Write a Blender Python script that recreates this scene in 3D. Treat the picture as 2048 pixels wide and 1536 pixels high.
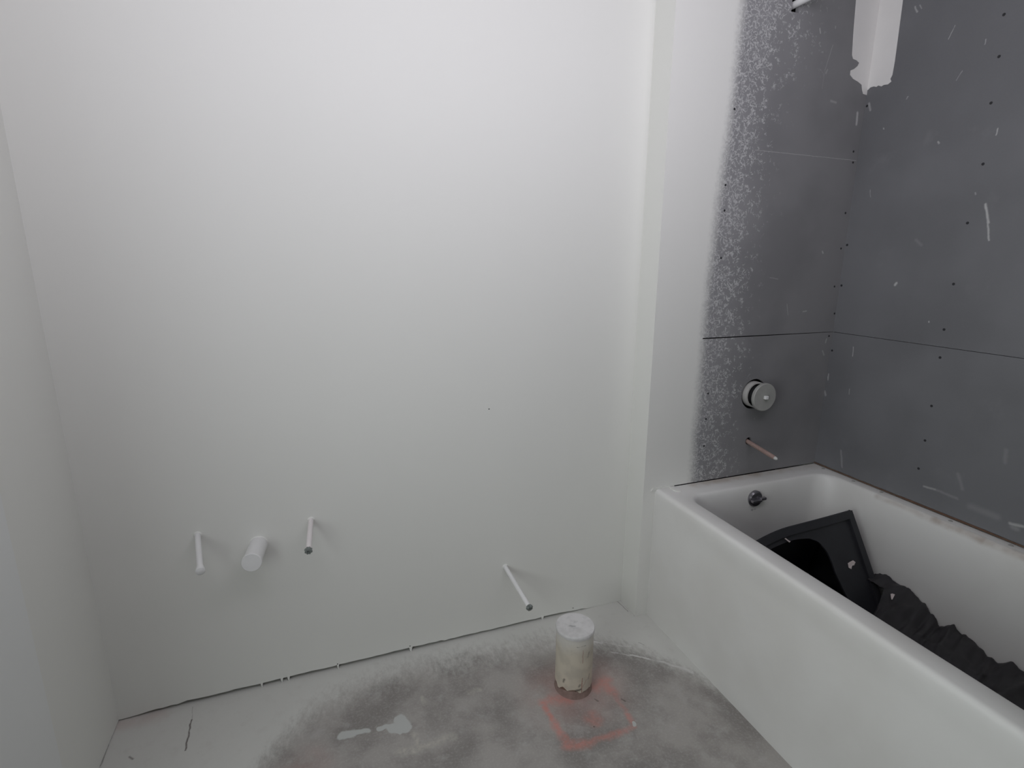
import bpy, bmesh, math, random
from mathutils import Vector, Matrix, noise

for o in list(bpy.data.objects):
    bpy.data.objects.remove(o, do_unlink=True)
scene = bpy.context.scene
COL = scene.collection
random.seed(7)

# ---------------------------------------------------------------- camera
cam_data = bpy.data.cameras.new('camera')
cam_data.sensor_fit = 'HORIZONTAL'
cam_data.sensor_width = 36.0
cam_data.lens = 1069.2 / 2048 * 36.0
cam_data.clip_start = 0.02
cam = bpy.data.objects.new('camera', cam_data)
COL.objects.link(cam)
YAW, PITCH, ROLL = 0.35370, -0.22767, 0.00624
fw = Vector((math.sin(YAW) * math.cos(PITCH), math.cos(YAW) * math.cos(PITCH), math.sin(PITCH)))
rt = Vector((math.cos(YAW), -math.sin(YAW), 0))
up = rt.cross(fw)
rt2 = rt * math.cos(ROLL) + up * math.sin(ROLL)
up2 = -rt * math.sin(ROLL) + up * math.cos(ROLL)
m = Matrix.Identity(4)
for i in range(3):
    m[i][0], m[i][1], m[i][2] = rt2[i], up2[i], -fw[i]
m.translation = (0.6104, -1.5818, 1.2935)
cam.matrix_world = m
scene.camera = cam

# ---------------------------------------------------------------- world, lights, exposure
world = bpy.data.worlds.new('world')
scene.world = world
world.use_nodes = True
world.node_tree.nodes['Background'].inputs[0].default_value = (0.75, 0.86, 1.0, 1)
world.node_tree.nodes['Background'].inputs[1].default_value = 0.10

def area_light(name, loc, target, sx, sy, power, color):
    ld = bpy.data.lights.new(name, 'AREA')
    ld.shape = 'RECTANGLE'
    ld.size, ld.size_y = sx, sy
    ld.energy = power
    ld.color = color
    lo = bpy.data.objects.new(name, ld)
    COL.objects.link(lo)
    lo.location = loc
    d = Vector(target) - Vector(loc)
    lo.rotation_euler = d.to_track_quat('-Z', 'Y').to_euler()
    return lo
# key light: unseen soft panel, added and shaped for the wall's falloff, facing it; and daylight through the doorway in the left wall
area_light('key_panel', (1.03, -1.15, 2.00), (1.03, 0, 1.95), 1.70, 0.50, 9.7, (1.0, 0.962, 1.075))
area_light('doorway_daylight', (-0.06, -1.40, 1.02), (1.0, -1.40, 1.02), 1.90, 0.84, 23.5, (0.92, 0.985, 0.985))

vs = scene.view_settings
vs.view_transform = 'Standard'
vs.look = 'None'
vs.gamma = 1.0
vs.use_curve_mapping = False
vs.exposure = -0.12

# ---------------------------------------------------------------- measures (metres)
XI, D = 1.653, 0.102          # where the plumbing wall steps forward, and by how much
XA, XR = 1.7013, 2.4563       # tub front face, right wall face
ZT, ZS = 0.5055, 1.035        # tub rim height, board seam height
CEIL = 2.44
FRONT = -2.60

# marks measured on the surfaces: (from, to, half width, strength)
MARKS_RIGHT = [
    ((2.4563, -0.5293, 1.4601), (2.4563, -0.5461, 1.4077), 0.0035, 0.75),
    ((2.4563, -0.5424, 1.4149), (2.4563, -0.5564, 1.3572), 0.0028, 0.7),
    ((2.4563, -0.3582, 1.9797), (2.4563, -0.346, 1.948), 0.0015, 0.6),
    ((2.4563, -0.4499, 1.9119), (2.4563, -0.4494, 1.9006), 0.002, 0.5),
    ((2.4563, -0.4004, 1.8454), (2.4563, -0.3894, 1.8244), 0.0015, 0.4),
    ((2.4563, -0.5236, 1.6632), (2.4563, -0.5217, 1.6466), 0.002, 0.7),
    ((2.4563, -0.3671, 1.6569), (2.4563, -0.3708, 1.6519), 0.003, 0.6),
    ((2.4563, -0.2497, 1.8149), (2.4563, -0.246, 1.8085), 0.002, 0.5),
    ((2.4563, -0.1824, 1.735), (2.4563, -0.1847, 1.7314), 0.002, 0.6),
    ((2.4563, -0.1671, 1.5388), (2.4563, -0.1728, 1.5151), 0.0015, 0.4),
    ((2.4563, -0.4966, 1.4938), (2.4563, -0.4986, 1.4894), 0.0025, 0.4),
    ((2.4563, -0.3077, 1.2196), (2.4563, -0.3116, 1.2264), 0.004, 0.8),
    ((2.4563, -0.435, 1.1101), (2.4563, -0.4352, 1.1086), 0.0025, 0.8),
    ((2.4563, -0.1939, 0.9909), (2.4563, -0.1953, 0.9577), 0.002, 0.6),
    ((2.4563, -0.2032, 0.8347), (2.4563, -0.2042, 0.8158), 0.002, 0.4),
    ((2.4563, -0.2067, 0.5944), (2.4563, -0.2208, 0.5327), 0.004, 0.25),
    ((2.4563, -0.5116, 0.5744), (2.4563, -0.545, 0.5779), 0.004, 0.45),
    ((2.4563, -0.545, 0.5779), (2.4563, -0.6099, 0.5752), 0.005, 0.18),
    ((2.4563, -0.5991, 0.6528), (2.4563, -0.619, 0.611), 0.006, 0.14),
    ((2.4563, -0.6502, 0.5665), (2.4563, -0.7185, 0.5643), 0.012, 0.14),
    ((2.4563, -0.7514, 0.5596), (2.4563, -0.7802, 0.5645), 0.005, 0.6),
    ((2.4563, -0.7587, 0.5522), (2.4563, -0.7696, 0.5514), 0.008, 0.22),
    ((2.4563, -0.704, 0.7681), (2.4563, -0.7082, 0.7313), 0.006, 0.12),
    ((2.4563, -0.3513, 1.365), (2.4563, -0.3696, 1.3489), 0.006, 0.12),
    ((2.4563, -0.1162, 1.8267), (2.4563, -0.1253, 1.804), 0.004, 0.45),
    ((2.4563, -0.2266, 2.0781), (2.4563, -0.2356, 2.0608), 0.003, 0.5),
    ((2.4563, -0.2418, 2.0779), (2.4563, -0.2483, 2.0657), 0.002, 0.4),
    ((2.4563, -0.1091, 0.8727), (2.4563, -0.1106, 0.8493), 0.003, 0.5),
    ((2.4563, -0.1024, 0.8036), (2.4563, -0.1091, 0.7891), 0.005, 0.4),
]
MARKS_ALCOVE = [
    ((2.4258, -0.1021, 1.7971), (2.4284, -0.1021, 1.7622), 0.006, 0.85),
    ((1.9945, -0.1021, 1.6474), (2.4506, -0.1021, 1.6448), 0.0013, 0.55),
    ((2.2737, -0.1021, 1.9886), (2.2525, -0.1021, 1.9119), 0.002, 0.3),
    ((2.2525, -0.1021, 1.9119), (2.2498, -0.1021, 1.8545), 0.0015, 0.2),
    ((2.2091, -0.1021, 2.028), (2.2135, -0.1021, 2.0157), 0.003, 0.7),
    ((2.2744, -0.1021, 2.0427), (2.2752, -0.1021, 2.0384), 0.003, 0.4),
    ((2.2965, -0.1021, 1.8225), (2.3199, -0.1021, 1.8202), 0.005, 0.35),
    ((2.2108, -0.1021, 1.1456), (2.2219, -0.1021, 1.1058), 0.002, 0.4),
    ((2.2921, -0.1021, 1.1165), (2.3089, -0.1021, 1.1179), 0.003, 0.55),
    ((2.1179, -0.1021, 1.2397), (2.1551, -0.1021, 1.2343), 0.002, 0.3),
    ((2.3488, -0.1021, 1.3307), (2.3522, -0.1021, 1.3255), 0.004, 0.7),
    ((2.4286, -0.1021, 1.009), (2.426, -0.1021, 0.9957), 0.004, 0.55),
    ((2.4166, -0.1021, 0.9635), (2.4273, -0.1021, 0.9475), 0.004, 0.45),
    ((2.1217, -0.1021, 2.0402), (2.1211, -0.1021, 2.019), 0.003, 0.5),
    ((2.2635, -0.1021, 1.9132), (2.2585, -0.1021, 1.9036), 0.004, 0.3),
]
SCREWS_RIGHT = [
    (2.4563, -0.4839, 1.9621),
    (2.4563, -0.4914, 1.8556),
    (2.4563, -0.4935, 1.7363),
    (2.4563, -0.5029, 1.5726),
    (2.4563, -0.4918, 1.4095),
    (2.4563, -0.4853, 1.2304),
    (2.4563, -0.4828, 1.0902),
    (2.4563, -0.4865, 1.0019),
    (2.4563, -0.4885, 0.8436),
    (2.4563, -0.4886, 0.7266),
    (2.4563, -0.4851, 0.6276),
    (2.4563, -0.11, 1.8203),
    (2.4563, -0.1106, 1.2091),
    (2.4563, -0.1034, 1.355),
    (2.4563, -0.1097, 0.9646),
]
SCREWS_ALCOVE = [
    (2.4324, -0.1021, 1.6732),
    (2.4651, -0.1021, 1.5277),
    (2.4354, -0.1021, 1.4665),
    (2.4379, -0.1021, 1.3423),
    (2.432, -0.1021, 1.2053),
    (2.4514, -0.1021, 1.1048),
    (2.4394, -0.1021, 1.02),
    (1.8967, -0.1021, 1.7607),
    (1.8886, -0.1021, 1.5344),
    (1.894, -0.1021, 1.4559),
    (1.8974, -0.1021, 1.3047),
    (1.895, -0.1021, 0.8388),
    (1.8965, -0.1021, 0.7447),
    (1.8986, -0.1021, 0.6427),
    (2.4374, -0.1021, 1.6373),
    (2.4701, -0.1021, 0.6008),
]
COMPOUND_ALCOVE = [
    (2.3423, -0.1021, 2.2143),
    (2.3488, -0.1021, 2.1299),
    (2.3555, -0.1021, 2.0434),
    (2.3638, -0.1021, 1.97),
    (2.3707, -0.1021, 1.9588),
    (2.3876, -0.1021, 1.9562),
    (2.4006, -0.1021, 1.9502),
    (2.3956, -0.1021, 1.9404),
    (2.3815, -0.1021, 1.9296),
    (2.3664, -0.1021, 1.9234),
    (2.3669, -0.1021, 1.9097),
    (2.3831, -0.1021, 1.8992),
    (2.408, -0.1021, 1.8926),
    (2.4263, -0.1021, 1.8852),
    (2.4319, -0.1021, 1.8702),
    (2.4392, -0.1021, 1.8584),
]
COMPOUND_RIGHT = [
    (2.4563, -0.1051, 1.872),
    (2.4563, -0.1132, 1.8776),
    (2.4563, -0.1257, 1.8774),
    (2.4563, -0.1352, 1.8733),
    (2.4563, -0.1417, 1.8762),
    (2.4563, -0.1531, 1.8701),
    (2.4563, -0.1613, 1.8725),
    (2.4563, -0.1752, 1.8702),
    (2.4563, -0.1859, 1.8763),
    (2.4563, -0.1811, 1.8852),
    (2.4563, -0.1859, 1.8958),
    (2.4563, -0.1873, 1.9369),
    (2.4563, -0.1858, 2.0134),
    (2.4563, -0.184, 2.1),
    (2.4563, -0.1798, 2.1997),
]
SPRAY = [
    ((1.1689, -0.3509, 0.0), (1.2011, -0.3525, 0.0), 0.01, 0.55),
    ((1.2011, -0.3525, 0.0), (1.2454, -0.3645, 0.0), 0.016, 0.6),
    ((1.1689, -0.3509, 0.0), (1.1717, -0.4277, 0.0), 0.007, 0.8),
    ((1.1717, -0.4277, 0.0), (1.176, -0.507, 0.0), 0.009, 0.7),
    ((1.1746, -0.5098, 0.0), (1.2226, -0.5206, 0.0), 0.012, 0.7),
    ((1.2226, -0.5206, 0.0), (1.3485, -0.5218, 0.0), 0.008, 0.6),
    ((1.3485, -0.5218, 0.0), (1.3836, -0.5132, 0.0), 0.006, 0.4),
    ((1.3836, -0.5132, 0.0), (1.3867, -0.4738, 0.0), 0.007, 0.6),
    ((1.3867, -0.4738, 0.0), (1.3867, -0.3889, 0.0), 0.006, 0.35),
    ((1.3808, -0.3377, 0.0), (1.3867, -0.3889, 0.0), 0.013, 0.6),
    ((1.3456, -0.3531, 0.0), (1.3933, -0.3378, 0.0), 0.014, 0.5),
    ((1.2721, -0.4511, 0.0), (1.2919, -0.4656, 0.0), 0.012, 0.45),
    ((1.2884, -0.4422, 0.0), (1.2826, -0.4677, 0.0), 0.012, 0.4),
]
BLOTS = [
    ((0.5976, -0.2663, 0.0), (0.6255, -0.2712, 0.0), 0.013, 0.55),
    ((0.6256, -0.2695, 0.0), (0.6658, -0.2753, 0.0), 0.009, 0.5),
    ((0.6998, -0.2788, 0.0), (0.7273, -0.2817, 0.0), 0.007, 0.75),
    ((0.733, -0.2908, 0.0), (0.7695, -0.3005, 0.0), 0.014, 0.85),
    ((0.7574, -0.2691, 0.0), (0.7649, -0.2935, 0.0), 0.017, 0.85),
    ((0.7166, -0.2778, 0.0), (0.751, -0.3113, 0.0), 0.007, 0.7),
    ((0.7849, -0.3253, 0.0), (0.791, -0.3613, 0.0), 0.007, 0.35),
    ((0.7414, -0.3743, 0.0), (0.7807, -0.3805, 0.0), 0.01, 0.4),
    ((0.7812, -0.3775, 0.0), (0.8859, -0.3755, 0.0), 0.01, 0.3),
    ((1.3873, -0.5073, 0.0), (1.3857, -0.5175, 0.0), 0.004, 0.8),
    ((0.9674, -0.2378, 0.0), (1.0063, -0.2414, 0.0), 0.006, 0.3),
    ((0.8339, -0.2102, 0.0), (0.8363, -0.2369, 0.0), 0.006, 0.3),
]
CRACKS = [
    ((0.1889, -0.0133, 0.0), (0.1944, -0.066, 0.0), 0.0012, 0.35),
    ((0.1944, -0.066, 0.0), (0.1987, -0.1703, 0.0), 0.0025, 0.9),
    ((1.638, -0.001, 0.0), (1.6435, -0.0676, 0.0), 0.0015, 0.7),
    ((1.6503, -0.0979, 0.0), (1.7181, -0.0753, 0.0), 0.0012, 0.5),
    ((1.5862, -0.226, 0.0), (1.5972, -0.2431, 0.0), 0.002, 0.4),
    ((1.4427, -0.1584, 0.0), (1.4807, -0.1961, 0.0), 0.002, 0.3),
    ((1.3238, -0.3928, 0.0), (1.3286, -0.4025, 0.0), 0.003, 0.6),
    ((1.3994, -0.42, 0.0), (1.4054, -0.4302, 0.0), 0.003, 0.7),
    ((1.2733, -0.4788, 0.0), (1.2739, -0.4807, 0.0), 0.002, 0.8),
    ((0.0645, -0.1424, 0.0), (0.0741, -0.1537, 0.0), 0.003, 0.6),
    ((0.0016, -0.1548, 0.0), (-0.0041, 0.0038, 0.0), 0.0015, 0.5),
]
PAINT_LINES = [
    ((1.4296, -0.1645, 0.0), (1.4681, -0.1836, 0.0), 0.006, 0.8),
    ((1.4681, -0.1836, 0.0), (1.5488, -0.231, 0.0), 0.004, 0.5),
    ((1.469, -0.2331, 0.0), (1.5252, -0.2683, 0.0), 0.003, 0.55),
    ((1.5252, -0.2683, 0.0), (1.6155, -0.3374, 0.0), 0.0045, 0.8),
    ((1.6155, -0.3374, 0.0), (1.6725, -0.4047, 0.0), 0.008, 0.6),
]

# ---------------------------------------------------------------- helpers
def link(o, parent=None):
    COL.objects.link(o)
    if parent is not None:
        o.parent = parent
    return o

def mesh_obj(name, verts, faces, mat, parent=None, smooth=False, auto=None):
    me = bpy.data.meshes.new(name)
    me.from_pydata([tuple(v) for v in verts], [], faces)
    me.update()
    bm = bmesh.new()
    bm.from_mesh(me)
    bmesh.ops.recalc_face_normals(bm, faces=bm.faces)
    if auto is not None:
        for e in bm.edges:
            if len(e.link_faces) == 2 and e.calc_face_angle(0) > auto:
                e.smooth = False
    bm.to_mesh(me)
    bm.free()
    if smooth or auto is not None:
        for p in me.polygons:
            p.use_smooth = True
    me.materials.append(mat)
    return link(bpy.data.objects.new(name, me), parent)

def tag(o, label=None, cat=None, group=None, kind=None):
    for k, v in (('label', label), ('category', cat), ('group', group), ('kind', kind)):
        if v:
            o[k] = v
    return o

def empty(name, loc):
    o = bpy.data.objects.new(name, None)
    o.empty_display_size = 0.05
    COL.objects.link(o)
    o.location = loc
    return o

def keep(child, root):
    """parent and keep the place: geometry is written in world coordinates"""
    child.parent = root
    child.matrix_parent_inverse = Matrix.Translation(root.location).inverted()
    return child

def box_data(x0, x1, y0, y1, z0, z1):
    v = [(x, y, z) for z in (z0, z1) for y in (y0, y1) for x in (x0, x1)]
    f = [(0, 2, 3, 1), (4, 5, 7, 6), (0, 1, 5, 4), (2, 6, 7, 3), (0, 4, 6, 2), (1, 3, 7, 5)]
    return v, f

def box(name, x0, x1, y0, y1, z0, z1, mat, parent=None):
    return mesh_obj(name, *box_data(x0, x1, y0, y1, z0, z1), mat, parent)

def boxes(name, lst, mat, parent=None):
    V, F = [], []
    for b in lst:
        v, f = box_data(*b)
        F += [tuple(i + len(V) for i in q) for q in f]
        V += v
    return mesh_obj(name, V, F, mat, parent)

def prism(name, pts, axis, a, b, mat, parent=None):
    """polygon pts (2D, in the two other axes) extruded along axis from a to b"""
    def P(p, t):
        c = list(p)
        c.insert(axis, t)
        return tuple(c)
    n = len(pts)
    V = [P(p, a) for p in pts] + [P(p, b) for p in pts]
    F = [tuple(range(n)), tuple(range(2 * n - 1, n - 1, -1))]
    F += [(i, (i + 1) % n, n + (i + 1) % n, n + i) for i in range(n)]
    return mesh_obj(name, V, F, mat, parent)

def lathe(name, a, b, prof, mat, parent=None, n=28, jitter=None):
    """profile [(t, r)] along the axis a -> b; t in metres from a"""
    a, b = Vector(a), Vector(b)
    ax = (b - a).normalized()
    s = ax.orthogonal().normalized()
    t2 = ax.cross(s)
    V, F = [], []
    for k, (t, r) in enumerate(prof):
        for i in range(n):
            w = 2 * math.pi * i / n
            tt, rr = t, r
            if jitter:
                tt, rr = jitter(k, i, t, r)
            V.append(a + ax * tt + (s * math.cos(w) + t2 * math.sin(w)) * rr)
    for k in range(len(prof) - 1):
        for i in range(n):
            j = (i + 1) % n
            F.append((k * n + i, k * n + j, (k + 1) * n + j, (k + 1) * n + i))
    F.append(tuple(range(n - 1, -1, -1)))
    F.append(tuple(range((len(prof) - 1) * n, len(prof) * n)))
    return mesh_obj(name, V, F, mat, parent, auto=math.radians(35))

def cut(target, cutters):
    """cut real openings into a board"""
    for c in cutters:
        md = target.modifiers.new('cut', 'BOOLEAN')
        md.operation = 'DIFFERENCE'
        md.solver = 'EXACT'
        md.object = c
    bpy.context.view_layer.update()
    dg = bpy.context.evaluated_depsgraph_get()
    me = bpy.data.meshes.new_from_object(target.evaluated_get(dg))
    target.modifiers.clear()
    target.data = me
    for c in cutters:
        bpy.data.objects.remove(c, do_unlink=True)

# ---------------------------------------------------------------- materials
def seg_group():
    g = bpy.data.node_groups.new('stroke', 'ShaderNodeTree')
    for nm, t in (('P', 'NodeSocketVector'), ('A', 'NodeSocketVector'), ('B', 'NodeSocketVector'), ('W', 'NodeSocketFloat'), ('S', 'NodeSocketFloat')):
        g.interface.new_socket(nm, in_out='INPUT', socket_type=t)
    g.interface.new_socket('Mask', in_out='OUTPUT', socket_type='NodeSocketFloat')
    N, L = g.nodes, g.links
    gi, go = N.new('NodeGroupInput'), N.new('NodeGroupOutput')
    def vm(op, a, b):
        n = N.new('ShaderNodeVectorMath'); n.operation = op
        L.new(a, n.inputs[0])
        if b is not None:
            L.new(b, n.inputs[1])
        return n
    pa = vm('SUBTRACT', gi.outputs['P'], gi.outputs['A'])
    ba = vm('SUBTRACT', gi.outputs['B'], gi.outputs['A'])
    d1 = vm('DOT_PRODUCT', pa.outputs[0], ba.outputs[0])
    d2 = vm('DOT_PRODUCT', ba.outputs[0], ba.outputs[0])
    dv = N.new('ShaderNodeMath'); dv.operation = 'DIVIDE'; dv.use_clamp = True
    L.new(d1.outputs['Value'], dv.inputs[0]); L.new(d2.outputs['Value'], dv.inputs[1])
    sc = N.new('ShaderNodeVectorMath'); sc.operation = 'SCALE'
    L.new(ba.outputs[0], sc.inputs[0]); L.new(dv.outputs[0], sc.inputs['Scale'])
    df = vm('SUBTRACT', pa.outputs[0], sc.outputs[0])
    ln = N.new('ShaderNodeVectorMath'); ln.operation = 'LENGTH'
    L.new(df.outputs[0], ln.inputs[0])
    mr = N.new('ShaderNodeMapRange'); mr.interpolation_type = 'SMOOTHSTEP'
    L.new(ln.outputs['Value'], mr.inputs['Value'])
    L.new(gi.outputs['W'], mr.inputs['From Min'])
    mr.inputs['From Max'].default_value = 0.0
    mr.inputs['To Min'].default_value = 0.0
    L.new(gi.outputs['S'], mr.inputs['To Max'])
    L.new(mr.outputs[0], go.inputs[0])
    return g
SEG = seg_group()

class Mat:
    def __init__(self, name, rough=0.6, spec=0.3):
        self.m = bpy.data.materials.new(name)
        self.m.use_nodes = True
        self.N, self.L = self.m.node_tree.nodes, self.m.node_tree.links
        self.b = self.N['Principled BSDF']
        self.b.inputs['Roughness'].default_value = rough
        self.b.inputs['Specular IOR Level'].default_value = spec
        self.tc = self.N.new('ShaderNodeTexCoord')
        self.P = self.tc.outputs['Object']
    def _in(self, sock, v):
        if hasattr(v, 'is_output') or isinstance(v, bpy.types.NodeSocket):
            self.L.new(v, sock)
        elif v is not None:
            sock.default_value = v
    def math(self, op, a, b=None, clamp=False):
        n = self.N.new('ShaderNodeMath'); n.operation = op; n.use_clamp = clamp
        self._in(n.inputs[0], a); self._in(n.inputs[1], b)
        return n.outputs[0]
    def noise(self, scale, detail=3.0, rough=0.5, dist=0.0, vec=None, stretch=None, color=False):
        v = vec or self.P
        if stretch:
            mp = self.N.new('ShaderNodeMapping')
            mp.inputs['Scale'].default_value = stretch
            self.L.new(v, mp.inputs[0]); v = mp.outputs[0]
        n = self.N.new('ShaderNodeTexNoise')
        n.inputs['Scale'].default_value = scale
        n.inputs['Detail'].default_value = detail
        n.inputs['Roughness'].default_value = rough
        n.inputs['Distortion'].default_value = dist
        self.L.new(v, n.inputs['Vector'])
        return n.outputs['Color'] if color else n.outputs['Fac']
    def ramp(self, v, a, b, lo=0.0, hi=1.0, smooth=True):
        n = self.N.new('ShaderNodeMapRange')
        n.interpolation_type = 'SMOOTHSTEP' if smooth else 'LINEAR'
        self._in(n.inputs['Value'], v)
        for k, x in (('From Min', a), ('From Max', b), ('To Min', lo), ('To Max', hi)):
            self._in(n.inputs[k], x)
        return n.outputs[0]
    def mix(self, f, a, b):
        n = self.N.new('ShaderNodeMix'); n.data_type = 'RGBA'
        self._in(n.inputs[0], f)
        for s, v in ((n.inputs[6], a), (n.inputs[7], b)):
            self._in(s, (*v, 1) if isinstance(v, tuple) and len(v) == 3 else v)
        return n.outputs[2]
    def xyz(self, v=None):
        n = self.N.new('ShaderNodeSeparateXYZ')
        self.L.new(v or self.P, n.inputs[0])
        return n.outputs
    def warp(self, scale, amount, detail=2.0):
        c = self.noise(scale, detail, color=True)
        s = self.N.new('ShaderNodeVectorMath'); s.operation = 'SUBTRACT'
        self.L.new(c, s.inputs[0]); s.inputs[1].default_value = (0.5, 0.5, 0.5)
        k = self.N.new('ShaderNodeVectorMath'); k.operation = 'SCALE'
        self.L.new(s.outputs[0], k.inputs[0]); k.inputs['Scale'].default_value = amount
        a = self.N.new('ShaderNodeVectorMath'); a.operation = 'ADD'
        self.L.new(self.P, a.inputs[0]); self.L.new(k.outputs[0], a.inputs[1])
        return a.outputs[0]
    def strokes(self, lst, vec=None, widen=1.0):
        out = None
        for a, b, w, s in lst:
            n = self.N.new('ShaderNodeGroup'); n.node_tree = SEG
            self.L.new(vec or self.P, n.inputs['P'])
            n.inputs['A'].default_value = a
            bb = Vector(b)
            if (bb - Vector(a)).length < 1e-3:
                bb = bb + Vector((0.0007, 0.0007, 0.0007))
            n.inputs['B'].default_value = bb
            n.inputs['W'].default_value = w * widen
            n.inputs['S'].default_value = s
            out = n.outputs[0] if out is None else self.math('MAXIMUM', out, n.outputs[0])
        return out
    def bump(self, h, strength, dist):
        n = self.N.new('ShaderNodeBump')
        n.inputs['Strength'].default_value = strength
        n.inputs['Distance'].default_value = dist
        self.L.new(h, n.inputs['Height'])
        self.L.new(n.outputs[0], self.b.inputs['Normal'])
    def color(self, c):
        self._in(self.b.inputs['Base Color'], (*c, 1) if isinstance(c, tuple) and len(c) == 3 else c)
        return self
    def rough(self, v):
        self._in(self.b.inputs['Roughness'], v)

WHITE = (0.80, 0.80, 0.762)
GREY = (0.155, 0.155, 0.162)

def wall_paint():
    M = Mat('white_wall_paint', 0.55, 0.3)
    n = M.noise(3.0, 2.0)
    M.color(M.mix(n, (0.79, 0.793, 0.752), (0.81, 0.813, 0.772)))
    M.bump(M.noise(260.0, 2.0), 0.10, 0.0006)
    return M.m
M_PAINT = wall_paint()

def simple(name, c, rough=0.6, spec=0.3, var=0.15, scale=25.0, metal=0.0, bump=0.0):
    M = Mat(name, rough, spec)
    n = M.noise(scale, 3.0)
    lo = tuple(x * (1 - var) for x in c)
    hi = tuple(min(1, x * (1 + var)) for x in c)
    M.color(M.mix(n, lo, hi))
    M.b.inputs['Metallic'].default_value = metal
    if bump:
        M.bump(M.noise(scale * 8, 3.0), 0.3, bump)
    return M.m
M_DARK = simple('shade_toned_framing', (0.05, 0.045, 0.04))  # near-black framing: the shade of the wall cavity is put into the colour
M_WOOD = simple('shade_toned_sill_plate', (0.10, 0.08, 0.065), var=0.5, scale=9)  # brown wood, darkened in colour to deepen the shade of the floor gap
M_SCREW = simple('dark_screw_steel', (0.03, 0.03, 0.033), 0.45)
M_PAPER = simple('torn_brown_board_paper', (0.13, 0.075, 0.05), 0.8, var=0.4, scale=40)
M_COMPOUND = simple('white_joint_compound', (0.78, 0.765, 0.745), 0.7, var=0.03, scale=18, bump=0.0004)
M_PVC = simple('white_painted_plastic', (0.80, 0.80, 0.79), 0.45, var=0.04)
M_PINKPVC = simple('pale_pinkish_plastic', (0.80, 0.76, 0.75), 0.45, var=0.04)
M_CRIMP = simple('grey_crimped_metal', (0.16, 0.18, 0.17), 0.35, 0.5, var=0.6, scale=300)
M_COPPER = simple('dull_copper', (0.35, 0.25, 0.22), 0.45, var=0.3, scale=120)
M_TIP = simple('solder_tip', (0.55, 0.55, 0.53), 0.4)
M_RUBBER = simple('black_rubber', (0.030, 0.031, 0.036), 0.55, 0.35, var=0.25, scale=14, bump=0.0006)
M_SHEET = simple('black_plastic_sheet', (0.033, 0.031, 0.034), 0.5, 0.4, var=0.3, scale=20)
M_CHIP = simple('pale_paint_chip', (0.72, 0.64, 0.62), 0.7, var=0.1)
M_CHROME = simple('dull_chrome', (0.30, 0.29, 0.31), 0.22, 0.5, var=0.35, scale=60, metal=0.85)
M_BLACK = simple('black_plastic', (0.015, 0.015, 0.016), 0.5)
M_DISC = simple('dusty_grey_plastic', (0.36, 0.36, 0.34), 0.4, 0.5, var=0.25, scale=22)
M_RING = simple('pale_plastic_ring', (0.50, 0.49, 0.47), 0.5, var=0.15)
M_BARE = simple('bare_grey_board', (0.30, 0.30, 0.30), 0.7, var=0.05, scale=3)
M_TRIM = simple('semi_gloss_trim_paint', (0.80, 0.815, 0.80), 0.4, 0.4, var=0.02, scale=4)
M_CEIL = simple('white_ceiling_paint', (0.80, 0.80, 0.79), 0.8, var=0.02, scale=3)

def alcove_mat():
    """grey backer board, sprayed white towards the room, with light flecks beside the sprayed edge"""
    M = Mat('grey_board_with_white_overspray', 0.55, 0.3)
    x, y, z = M.xyz()
    base = M.mix(M.ramp(M.noise(3.5, 3.0), 0.35, 0.65), (0.205, 0.203, 0.209), (0.250, 0.247, 0.253))
    base = M.mix(M.math('MULTIPLY', M.noise(420.0, 1.0), 0.35), base, (0.22, 0.22, 0.225))
    # sprayed edge: a little further right high up
    ledge = M.ramp(z, 1.2, 2.1, 1.868, 1.902)
    wob = M.math('MULTIPLY', M.math('SUBTRACT', M.noise(4.0, 3.0), 0.5), 0.035)
    dist = M.math('SUBTRACT', M.math('SUBTRACT', x, ledge), wob)       # metres right of the edge
    # flecks: short curled light marks, thick beside the sprayed edge and along the top
    wv = M.warp(38.0, 0.035, 2.0)
    fl = M.noise(84.0, 1.0, 0.5, vec=wv)
    fl2 = M.noise(46.0, 2.0, 0.6)
    ridge = M.ramp(M.math('ABSOLUTE', M.math('SUBTRACT', fl, 0.5)), 0.075, 0.015)
    reach = M.ramp(z, 1.70, 2.12, 0.33, 0.58)
    dens = M.math('DIVIDE', M.math('SUBTRACT', reach, dist), reach, clamp=True)
    dens = M.math('POWER', dens, 1.5)
    dens = M.math('ADD', dens, M.math('MULTIPLY', M.math('SUBTRACT', M.noise(10.0, 2.0), 0.5), 0.5), clamp=True)
    gate = M.ramp(fl2, M.math('SUBTRACT', 0.68, M.math('MULTIPLY', dens, 0.42)), M.math('SUBTRACT', 0.82, M.math('MULTIPLY', dens, 0.42)))
    f = M.math('MULTIPLY', M.math('MULTIPLY', ridge, gate), M.ramp(dens, 0.02, 0.55, 0.0, 0.85))
    base = M.mix(M.math('MULTIPLY', M.ramp(dens, 0.15, 1.0), 0.38), base, (0.40, 0.40, 0.41))
    base = M.mix(f, base, (0.55, 0.55, 0.55))
    mk = M.strokes(MARKS_ALCOVE, M.warp(60.0, 0.003), 1.3)
    base = M.mix(mk, base, (0.56, 0.55, 0.55))
    wh = M.ramp(M.math('ADD', dist, M.math('MULTIPLY', M.math('SUBTRACT', M.noise(90.0, 2.0), 0.5), 0.020)), 0.016, -0.040)
    M.color(M.mix(wh, base, WHITE))
    M.bump(M.noise(220.0, 2.0), 0.15, 0.0008)
    return M.m

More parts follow.
